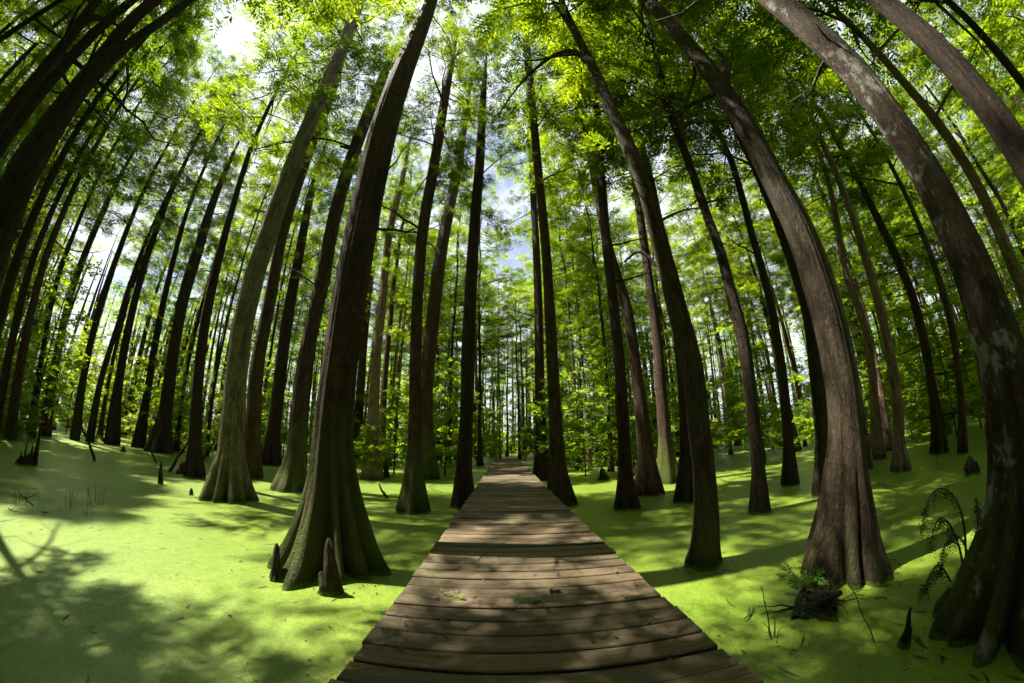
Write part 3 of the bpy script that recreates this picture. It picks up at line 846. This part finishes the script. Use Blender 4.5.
def boardwalk():
    root = empty('boardwalk', (0.15, 0, 0))
    tag(root, 'weathered plank boardwalk running straight into the swamp', 'boardwalk')
    rs = np.random.default_rng(5)
    verts, faces, vals, edge = [], [], [], []
    y = -2.2
    pw = .188
    idx = 0
    while y < 26:
        w = pw * rs.uniform(.96, 1.04)
        l, r_ = board_edges(y)
        l += rs.normal(0, .009); r_ += rs.normal(0, .009)
        ns = 14
        xs = np.linspace(l, r_, ns)
        th = .045
        zt = BZ + rs.normal(0, .0035) + np.linspace(rs.normal(0, .003), rs.normal(0, .003), ns)
        cup = rs.uniform(.001, .004)
        gap = rs.uniform(.013, .024)
        e0 = y + np.cumsum(rs.normal(0, .0011, ns)) + rs.normal(0, .0012, ns)
        e1 = y + w - gap + np.cumsum(rs.normal(0, .0011, ns)) + rs.normal(0, .0012, ns)
        skew = rs.normal(0, .002)
        e0 += skew * xs; e1 += skew * xs
        b = .007
        prof = [(e0, zt - th), (e0, zt - b), (e0 + b, zt), (e0 + (e1 - e0) * .5, zt - cup), (e1 - b, zt), (e1, zt - b), (e1, zt - th)]
        ring = np.stack([np.stack([xs, py, pz], 1) for py, pz in prof], 1)  # ns x 7 x 3
        k = 7
        base = sum(len(v) for v in verts)
        verts.append(ring.reshape(-1, 3))
        i = np.arange(ns - 1)[:, None] * k; j = np.arange(k)[None, :]; j2 = (j + 1) % k
        q = np.stack([i + j, i + k + j, i + k + j2, i + j2], -1).reshape(-1, 4)
        faces += (q + base).tolist()
        faces.append([base + t for t in range(k)]); faces.append([base + (ns - 1) * k + t for t in reversed(range(k))])
        vals += [rs.uniform(0, 1)] * (len(q) + 2)
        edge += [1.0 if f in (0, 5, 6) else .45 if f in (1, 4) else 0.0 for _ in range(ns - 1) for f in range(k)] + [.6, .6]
        for off in (.19, .985, 1.78):
            for yy in (y + w * .25, y + w * .68):
                cx = l + off * (r_ - l) / 1.97 + rs.normal(0, .008); cy_ = yy + rs.normal(0, .004); q_ = .0065
                base = sum(len(v) for v in verts)
                verts.append(np.array([(cx + q_ * math.cos(t_), cy_ + q_ * math.sin(t_), BZ + .0085) for t_ in np.arange(6) * math.pi / 3]))
                faces.append([base + t_ for t_ in range(6)]); vals.append(.5); edge.append(1.0)
        y += w; idx += 1
    me = bpy.data.meshes.new('deck')
    V = np.concatenate(verts) - np.array([.15, 0, 0])
    me.from_pydata(V.tolist(), [], faces)
    at_ = me.attributes.new('plank', 'FLOAT', 'FACE'); at_.data.foreach_set('value', vals)
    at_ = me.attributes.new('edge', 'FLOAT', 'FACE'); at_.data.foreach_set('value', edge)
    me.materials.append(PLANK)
    me.update()
    link('deck', me, root)
    for off in (.16, .985, 1.8):
        mb = MB()
        ys = np.linspace(-2.2, 26, 12)
        for y0, y1 in zip(ys[:-1], ys[1:]):
            pass
        xa, xb = board_edges(-2.2)[0] + off - .15, board_edges(26)[0] + off * .86 - .15
        h0, h1 = BZ - .20, BZ - .049
        mb.add([(xa, -2.2, h0), (xa + .06, -2.2, h0), (xa + .06, -2.2, h1), (xa, -2.2, h1), (xb, 25.9, h0), (xb + .06, 25.9, h0), (xb + .06, 25.9, h1), (xb, 25.9, h1)],
               [(0, 1, 2, 3), (5, 4, 7, 6), (1, 0, 4, 5), (2, 1, 5, 6), (3, 2, 6, 7), (0, 3, 7, 4)])
        link('beam', mb.mesh('beam', [BEAM], False), root)
    for y in np.arange(-1.5, 26, 2.6):
        for side in (0, 1):
            e = board_edges(y)[side] + (.12 if side == 0 else -.12) - .15
            mb = MB()
            mb.tube([(e, y, -.4), (e, y, .1), (e, y, BZ - .055)], .075, 12, 0)
            link('post', mb.mesh('post', [BEAM]), root)
    # nail heads
    return root


boardwalk()

# ------------------------------------------------------------------ knees, stumps, sticks
def cone_knee(px, py, top, w, label, mat='brown', group='cypress knees in the duckweed', lean=0.0, lobes=5, name='cypress_knee', cat='cypress knee', shift=0.0):
    g = at(px, py)
    d = math.hypot(g[0], g[1]) + shift
    u = g[:2] / math.hypot(g[0], g[1])
    r = ray(px, top); t = d / (r[0] * u[0] + r[1] * u[1]); h = max(EYE + r[2] * t, .06)
    b = .5 * w * rad_per_px(px, py) * d
    z = np.concatenate([[-.2], np.linspace(0, 1, 14) ** 1.0 * h])
    tt = np.clip(z / h, 0, 1)
    rad = b * (1 - tt ** 1.6 * .72) * (1 - .2 * np.sin(tt * 3.1)) * (1 - .6 * np.clip(tt - .9, 0, 1) / .1)
    P = np.stack([lean * h * tt ** 1.5 + .03 * np.sin(tt * 5) * h, .02 * np.cos(tt * 7) * h, z], 1)
    mb = MB()
    sd = int(px * 13 + py)
    mb.tube(P, rad, 20, 0, mod=trunk_mod(z / h * 1.2, 20, sd, lobes, .3, 2.0, .05) * (1 + .26 * hash_noise(np.arange(20) / 20 * 6.283, z / h, sd + 3, 8, 1, 4, 6)))
    if w > 12:
        rk = np.random.default_rng(sd)
        for q_ in range(4):
            th = rk.uniform(0, 6.28); hq = rk.uniform(.3, .8); off = b * rk.uniform(.55, .85)
            mb.tube(P * np.array([1, 1, hq]) + np.array([off * math.cos(th), off * math.sin(th), -.02]), rad * rk.uniform(.35, .6), 12, 0,
                    mod=1 + .25 * hash_noise(np.arange(12) / 12 * 6.283, z / h, sd + 11 + q_, 8, 1, 5, 6))
    o = link(name, mb.mesh(name, [BARK[mat]]), None, (u[0] * d, u[1] * d, 0))
    tag(o, label, cat, group)
    return o


cone_knee(275, 581, 543, 15, 'short blunt cypress knee at the outer side of the massive fluted base', 'brown', lean=.1, shift=.05)
cone_knee(331, 596, 539, 24, 'tall knobbly cypress knee pressed against the front of the massive fluted base', 'brown', lobes=6, shift=.06)
cone_knee(160, 484, 461, 7, 'single pointed black cypress knee standing in open duckweed', mat='dark')
cone_knee(191, 495, 488, 6, 'tiny cypress knee at the water beside the pale grey ribbed base')
cone_knee(54, 430, 423, 6, 'small broken knee, nearer the spiky stump of a pair across the water', mat='dark')
cone_knee(67, 428, 419, 9, 'small double knee beside the broken one across the water', mat='dark')
cone_knee(183, 474, 461, 16, 'rounded root hump at the foot of the dark cypress with fallen sticks', mat='dark')
cone_knee(903, 648, 610, 13, 'dark curved cypress knee with twigs beside the nearest buttress roots', mat='dark', lean=.25)
cone_knee(972, 475, 455, 15, 'low dark stump in sunlit duckweed beside the thin brown trunk', mat='dark', name='stump', cat='stump', group=None)
cone_knee(603, 480, 468, 13, 'small dark stump with leafy twigs in the duckweed near the boardwalk', mat='dark', name='stump', cat='stump', group=None)
cone_knee(386, 478, 462, 8, 'dark knee by the foot of the green mossy trunk near the boardwalk', mat='dark')
cone_knee(123, 452, 446, 8, 'little dark root lump floating in the shaded duckweed', mat='dark')
cone_knee(104, 442, 437, 7, 'lowest root lump below the stout dark cypress across the water', mat='dark')


def spiky_stump():
    g = at(28, 454); d = min(math.hypot(g[0], g[1]), 12.5); u = g[:2] / math.hypot(g[0], g[1])
    sc = rad_per_px(28, 454) * d
    mb = MB()
    for dx, hh, w in [(0, 12, 15), (-8, 9, 12), (9, 40, 7), (3, 22, 5), (-4, 26, 3), (7, 28, 5), (-9, 15, 4)]:
        z = np.concatenate([[-.2], np.linspace(0, 1, 9) * hh * sc])
        t = np.clip(z / (hh * sc), 0, 1)
        P = np.stack([dx * sc * .9 * np.ones(len(z)) + .03 * t, .1 * math.sin(dx * 3) * np.ones(len(z)), z], 1)
        mb.tube(P, w * .5 * sc * (1.1 - t) ** .8, 10, 0, mod=trunk_mod(z, 10, int(dx * 7 + 90), 4, .25, 2, .06))
    o = link('stump', mb.mesh('stump', [BARK['dark']]), None, (u[0] * d, u[1] * d, 0))
    o.rotation_euler = (0, 0, math.atan2(-u[0], u[1]))
    tag(o, 'black broken stump with upright spikes standing in the shaded duckweed', 'stump')


spiky_stump()


def stick(p0, p1, w, label, group=None, mat='dark', z0=-.02, bend=.04, name='stick', flat=False):
    """a stick from the water at p0 up to the picture point p1 at the same distance (flat: lying on the weed between both)"""
    a = at(*p0)
    if math.hypot(a[0], a[1]) > 24: a = a * 24 / math.hypot(a[0], a[1]); a[2] = 0
    if flat:
        b = at(*p1) + np.array([0, 0, .03])
    else:
        d = math.hypot(a[0], a[1]); u = a[:2] / d
        r = ray(*p1); t = d / (r[0] * u[0] + r[1] * u[1]); b = r * t + np.array([0, 0, EYE])
    r0 = .5 * w * rad_per_px(*p0) * np.linalg.norm(a - np.array([0, 0, EYE]))
    t = np.linspace(0, 1, 9)
    L = np.linalg.norm(b - a)
    P = np.array([0, 0, z0]) * (1 - t)[:, None] + (b - a) * t[:, None] + (np.cumsum(rng.normal(0, bend, (9, 3)), 0) * (t * (1 - t) * 4)[:, None]) * L * .5
    mb = MB()
    mb.tube(P, r0 * (1.1 - .6 * t), 7, 0)
    for _ in range(2):
        q = P[rng.integers(3, 7)]
        limb_tube(mb, q, rng.uniform(0, 6.28), L * .22, rng.uniform(0, .6), r0 * .45, rng.integers(1 << 30), 0, 5, 5)
    o = link(name, mb.mesh(name, [BARK[mat] if mat in BARK else twig_m]), None, a)
    tag(o, label, name, group)
    return o


stick((95, 461), (82, 420), 3, 'dark stick leaning out of the shaded duckweed')
stick((169, 472), (189, 440), 3.5, 'thick fallen stick leaning against the dark cypress foot')
stick((201, 460), (214, 441), 3, 'stick leaning away from the foot of the dark cypress')
stick((157, 463), (148, 450), 2.2, 'short stick poking from the duckweed before the pointed knee')
stick((187, 452), (160, 440), 2, 'bare twig reaching out beside the stout dark cypress foot')
stick((42, 511), (20, 496), 2.5, 'forked twig floating on the duckweed in front of the spiky stump', flat=True)
stick((24, 513), (8, 510), 2, 'small twig floating at the very edge of the duckweed', flat=True)
stick((62, 506), (42, 514), 2.2, 'bent twig floating on sunlit duckweed by the grass tufts', flat=True)
stick((388, 498), (379, 484), 3, 'short stick at the foot of the dark cypress touching the boardwalk')
stick((668, 478), (648, 462), 1.5, 'thin pale twig above the duckweed behind the dark cone footed cypress', mat='pale')
stick((772, 640), (761, 586), 1.6, 'thin upright stalk in the duckweed before the tangled driftwood')
stick((756, 605), (744, 622), 3, 'dark twig lying in the duckweed by the boardwalk', flat=True)
stick((738, 609), (726, 601), 2.5, 'short dark twig floating closest to the boardwalk', flat=True)
stick((946, 659), (912, 640), 4, 'dark twig lying at the nearest buttress roots', flat=True)
stick((876, 643), (846, 578), 1.6, 'thin stalk standing between the driftwood and the buttress roots')
stick((905, 494), (877, 486), 2, 'small twig floating behind the big leaning cypress', flat=True)


def driftwood():
    g = at(818, 608)
    root = link('driftwood', None) if False else None
    mb = MB()
    rs = np.random.default_rng(3)
    for path, w in [([(786, 612), (793, 598), (806, 592), (822, 600), (836, 598)], .05), ([(836, 606), (838, 590), (832, 580), (826, 592)], .042), ([(800, 612), (812, 604), (830, 612), (842, 616)], .048), ([(790, 606), (800, 586), (812, 584), (822, 594)], .032), ([(808, 612), (820, 590), (830, 596), (846, 590)], .03), ([(796, 614), (806, 600), (818, 612), (834, 606)], .035)]:
        P = []
        for i, (x, y) in enumerate(path):
            p = at(x, min(y + 10, 622)); p[2] = max(0, (612 - y)) * .0052
            P.append(p - g)
        P = np.array(P); tq = np.linspace(0, len(P) - 1, 24)
        Q = np.stack([smooth_interp(tq, np.arange(len(P)), P[:, c]) for c in range(3)], 1) + rs.normal(0, .006, (24, 3))
        mb.tube(Q, w * (.75 + .35 * np.sin(tq * 2.1 + w * 50)), 14, 0, mod=1 + .22 * hash_noise(np.arange(14) / 14 * 6.283, np.linspace(0, 2, 24), int(w * 1000), 8, 2, 6, 3))
    for i in range(22):
        p0 = np.array([rs.uniform(-.25, .22), rs.uniform(-.12, .12), .04])
        limb_tube(mb, p0, rs.uniform(1.5, 5.2), rs.uniform(.2, .6), rs.uniform(-.06, .35), rs.uniform(.006, .018), rs.integers(1 << 30), 0, 6, 9)
    o = link('driftwood', mb.mesh('driftwood', [BARK['dark']]), None, g)
    o.scale = (.78, .78, .78)
    tag(o, 'tangled black driftwood and roots in front of the big leaning cypress', 'driftwood')
    # a green fern sprig that sprouts from it
    f = MB()
    P, D = [], []
    for i in range(7):
        az = i * .9
        t = np.linspace(.1, 1, 7)
        d = np.array([math.sin(az), math.cos(az), 0])
        pp = d * t[:, None] * .16 + np.array([0, 0, .02]) + np.stack([0 * t, 0 * t, .10 * t - .05 * t * t], 1)
        f.tube(pp, .003, 4, 1)
        P.append(pp); D.append(np.repeat(d[None], 7, 0))
    V, q = sprays(np.concatenate(P), np.concatenate(D), .08, .6, 7, .4, rs)
    f.add(V, q, 0)
    w = at(800, 596); w[2] = .12
    o2 = link('fern', f.mesh('fern', [FERN, twig_m], False), None, w)
    tag(o2, 'bright green fern sprouting on the tangled driftwood', 'fern')


driftwood()


def drooping_fern():
    g = at(958, 612)
    mb = MB(); rs = np.random.default_rng(9)
    P, D = [], []
    dist = math.hypot(g[0], g[1]); u = g[:2] / dist
    def p3(px, py, off=0):
        r = ray(px, py); t = (dist + off) / (r[0] * u[0] + r[1] * u[1]); return r * t + np.array([0, 0, EYE]) - g
    for i, path in enumerate([[(962, 610), (966, 560), (962, 515), (950, 492), (936, 490), (926, 508), (922, 530)], [(962, 610), (962, 560), (950, 525), (938, 520), (930, 545)],
                 [(964, 610), (974, 560), (978, 520), (976, 498)], [(962, 610), (950, 580), (938, 565), (928, 580), (922, 592)], [(966, 605), (968, 555), (955, 535), (944, 548), (940, 572)], [(966, 605), (976, 570), (984, 545), (982, 565)]]):
        A = np.array([p3(x, y, rs.normal(0, .08)) for x, y in path])
        tq = np.linspace(0, len(A) - 1, 22)
        Q = np.stack([smooth_interp(tq, np.arange(len(A)), A[:, c]) for c in range(3)], 1)
        mb.tube(Q, .009 * (1.2 - tq / tq[-1] * .8), 5, 1)
        s = Q[8:]; P.append(s); D.append(np.gradient(s, axis=0) * 3 + np.array([0, 0, -.6]))
        P.append(s); D.append(np.gradient(s, axis=0) * 3 + np.array([0, 0, -.9]))
    D = np.concatenate(D); D /= np.linalg.norm(D, axis=1)[:, None]
    P = np.repeat(np.concatenate(P), 2, 0); D = np.repeat(D, 2, 0)
    P = P + rs.normal(0, .012, P.shape)
    V, q = sprays(P, D, .10, .3, 8, .26, rs)
    mb.add(V, q, 0)
    o = link('fern', mb.mesh('fern', [DEADFERN, twig_m], False), None, g)
    tag(o, 'dark drooping fern with hanging fronds behind the nearest buttress roots', 'fern')


drooping_fern()


def leafy_twig(px, py, L, az, label, mat, z=0.0, n=9, rise=.05, name='leafy_twig', cat='twig', sl=.1, lr=.55):
    rs = np.random.default_rng(int(px))
    g = at(px, py, z)
    mb = MB()
    P = limb_tube(mb, np.array([0, 0, .012]), az, L, rise, .006, int(px * 3), 1, 4, n)
    d = np.array([math.sin(az), math.cos(az), 0])
    p = np.repeat(P[1:], 3, 0)
    s = np.array([d[1], -d[0], 0])
    D = np.repeat(d[None], len(p), 0) * .6 + s * rs.choice([-1, 1], len(p))[:, None] + np.array([0, 0, .05])
    V, q = sprays(p + np.array([0, 0, .012]), D, sl, lr, 6, .42, rs, .15)
    V[:, 2] = np.maximum(V[:, 2], .005)
    mb.add(V, q, 0)
    o = link(name, mb.mesh(name, [mat, twig_m], False), None, g)
    tag(o, label, cat)


leafy_twig(466, 601, .26, R(-60), 'bright yellow green cypress sprig lying on a sunlit plank', SPRIG, BZ + .004, sl=.035, rise=.0)
leafy_twig(541, 603, .2, R(-75), 'dull green cypress sprig lying on the shaded planks', FERN, BZ + .004, sl=.05, rise=.02)
leafy_twig(722, 492, 1.3, R(60), 'leafy broken branch hanging low over the duckweed by the swaying cypress', LEAF2, 0, 9, .3, sl=.14)
leafy_twig(600, 472, 1.2, R(-70), 'leafy branch growing over the small dark stump near the boardwalk', LEAF2, 0.0, 8, .5, sl=.2)
leafy_twig(960, 402, 1.8, R(-40), 'low leafy bough above the duckweed behind the lichen covered cypress', LEAF2, 0.0, 9, .5, sl=.24)

# shrubs on the shaded shore
for px, py, s, lab in [(22, 418, .9, 'low leafy shrub beside the spiky stump on the shaded shore'), (6, 430, .55, 'lowest leafy shrub at the edge of the shaded duckweed'), (205, 438, 1.0, 'leafy shrub behind the dark cypress with fallen sticks'), (945, 440, .55, 'green bush beside the thin brown trunk by the sunlit water')]:
    g = at(px, py); d = math.hypot(g[0], g[1])
    if d > 20: g = g * 20 / d; g[2] = 0
    root = empty('shrub', g, random.uniform(0, 6))
    tag(root, lab, 'shrub')
    mb = MB()
    for i in range(5):
        limb_tube(mb, np.array([0, 0, -.1]), i * 1.3, .35 * s, 2.2, .012, i + int(px), 0, 5, 6)
    link('stem', mb.mesh('stem', [twig_m]), root)
    c = link('crown', SAP[3], root); c.scale = (s * .9, s * .9, s * .6)


def grass_tuft(px, py, hpx, n, label):
    g = at(px, py); d = math.hypot(g[0], g[1]); sc = rad_per_px(px, py) * d
    rs = np.random.default_rng(int(px * 7 + py)); mb = MB()
    for i in range(n):
        x, y = rs.normal(0, 5 * sc, 2); h = hpx * sc * rs.uniform(.5, 1.1); l = rs.normal(0, .35 * h, 2); w = .004
        pts = np.array([(x, y, -.05), (x + l[0] * .3, y + l[1] * .3, h * .6), (x + l[0], y + l[1], h)])
        mb.tube(pts, [w, w * .8, w * .2], 4, 0)
    o = link('grass_tuft', mb.mesh('grass_tuft', [DEADFERN]), None, g)
    tag(o, label, 'grass tuft')


grass_tuft(67, 508, 24, 6, 'tuft of thin grass blades nearest the bent floating twig')
grass_tuft(95, 505, 22, 8, 'spreading tuft of grass blades on the sunlit duckweed')
grass_tuft(85, 515, 16, 4, 'sparse low grass blades in front of the spreading tuft')
grass_tuft(18, 505, 20, 5, 'faint grass blades by the floating forked twig')
grass_tuft(8, 440, 34, 9, 'dry stalks at the shaded edge beside the spiky stump')
grass_tuft(775, 640, 30, 4, 'few dark blades in the duckweed before the driftwood')
grass_tuft(940, 470, 18, 6, 'sprigs of grass near the low dark stump')

# ------------------------------------------------------------------ leaf litter on the boards
LEAFM = []
for i in range(4):
    mb = MB()
    L, W = (.05, .04, .06, .035)[i], (.026, .018, .02, .024)[i]
    x = np.linspace(0, 1, 6)
    w = W * np.sin(np.pi * (x * .92 + .04)) ** .8
    zc = .012 * np.sin(x * (2.2 + i * .4)) + .002
    V = np.concatenate([np.stack([x * L, -w / 2, zc + .004], 1), np.stack([x * L, 0 * x, zc], 1), np.stack([x * L, w / 2, zc + .006], 1)])
    q = [(r_ * 6 + c, r_ * 6 + c + 1, (r_ + 1) * 6 + c + 1, (r_ + 1) * 6 + c) for r_ in range(2) for c in range(5)]
    mb.add(V, q)
    LEAFM.append(mb.mesh('fallen_leaf', [DRY], False))
for i in range(95):
    y = random.uniform(1.3, 14) if i > 30 else random.uniform(1.4, 4)
    l, r_ = board_edges(y)
    o = link('fallen_leaf', random.choice(LEAFM), None, (random.uniform(l + .08, r_ - .08), y, BZ + .003))
    o.rotation_euler = (random.uniform(-.2, .2), random.uniform(-.2, .2), random.uniform(0, 6.28))
    s = random.uniform(.6, 1.15)
    o.scale = (s, s, s)
    tag(o, 'small dry fallen leaf lying on the weathered boardwalk planks', 'leaf', 'dry leaves scattered on the boardwalk')
g = at(552, 591, BZ + .003)
mb = MB()
for i in range(9):
    a = i * .7
    V = np.array([(0, 0, 0), (.03, -.018, .012), (.07, 0, .02), (.03, .018, .014)])
    c_, s_ = math.cos(a), math.sin(a)
    V = V @ np.array([[c_, s_, 0], [-s_, c_, 0], [0, 0, 1]]) + np.array([.012 * (i % 3), .01 * (i % 2), .003 * i])
    mb.add(V, [(0, 1, 2, 3)])
tag(link('leaf_cluster', mb.mesh('leaf_cluster', [DRY], False), None, g), 'crumpled dark leaf cluster lying mid boardwalk beside the dull green sprig', 'leaf cluster')
for (p0, p1, lab) in [((478, 560), (488, 549), 'short pale twig lying on the boardwalk in the sun'), ((585, 545), (596, 537), 'dark twig near the boardwalk edge beside scattered litter')]:
    a, b = at(*p0, BZ + .008), at(*p1, BZ + .012)
    mb = MB(); t = np.linspace(0, 1, 6)
    mb.tube((b - a) * t[:, None] + rng.normal(0, .004, (6, 3)) * np.array([1, 1, .2]), .005 * (1.2 - t * .6), 6, 0)
    tag(link('twig', mb.mesh('twig', [BARK['pale']]), None, a), lab, 'twig')

# ------------------------------------------------------------------ light, sky, colour management
w = bpy.data.worlds.new('World')
scene.world = w
w.use_nodes = True
nt = w.node_tree
nt.nodes.clear()
n = N(nt)
sky = nt.nodes.new('ShaderNodeTexSky')
sky.sky_type = 'NISHITA'
sky.sun_disc = False
sky.sun_elevation = R(SUN_EL)
sky.sun_rotation = R(SUN_AZ)
cl = n.noise(n.mapping(n.coord('Generated'), (1, 1, 1.6)), 3.2, 6, 0.6, 0.4)
c = n.mix(n.ramp(cl, [(0.36, 0.25), (0.52, 0.97)]), sky.outputs[0], (6.0, 6.25, 6.8))
bg = n.node('ShaderNodeBackground', Color=c, Strength=0.055)
o = nt.nodes.new('ShaderNodeOutputWorld')
nt.links.new(bg.outputs[0], o.inputs[0])

sd = bpy.data.lights.new('sun', 'SUN')
sd.energy = 5.0
sd.angle = R(0.53)
sd.color = (1.0, 0.93, 0.80)
so = bpy.data.objects.new('sun', sd)
v = Vector((math.sin(R(SUN_AZ)) * math.cos(R(SUN_EL)), math.cos(R(SUN_AZ)) * math.cos(R(SUN_EL)), math.sin(R(SUN_EL))))
so.rotation_mode = 'QUATERNION'
so.rotation_quaternion = v.to_track_quat('Z', 'Y')
so.location = v * 60
COL.objects.link(so)

vs = scene.view_settings
vs.view_transform = 'Standard'
vs.look = 'None'
vs.exposure = 1.9
vs.gamma = 1
vs.use_curve_mapping = False
scene.render.engine = 'CYCLES'
cy = scene.cycles
cy.max_bounces = 6
cy.diffuse_bounces = 4
cy.glossy_bounces = 2
cy.transmission_bounces = 4
cy.transparent_max_bounces = 4
cy.caustics_reflective = False
cy.caustics_refractive = False
cy.use_adaptive_sampling = True
cy.adaptive_threshold = 0.02
cy.use_denoising = True
cy.denoiser = 'OPENIMAGEDENOISE'
cy.sample_clamp_indirect = 6
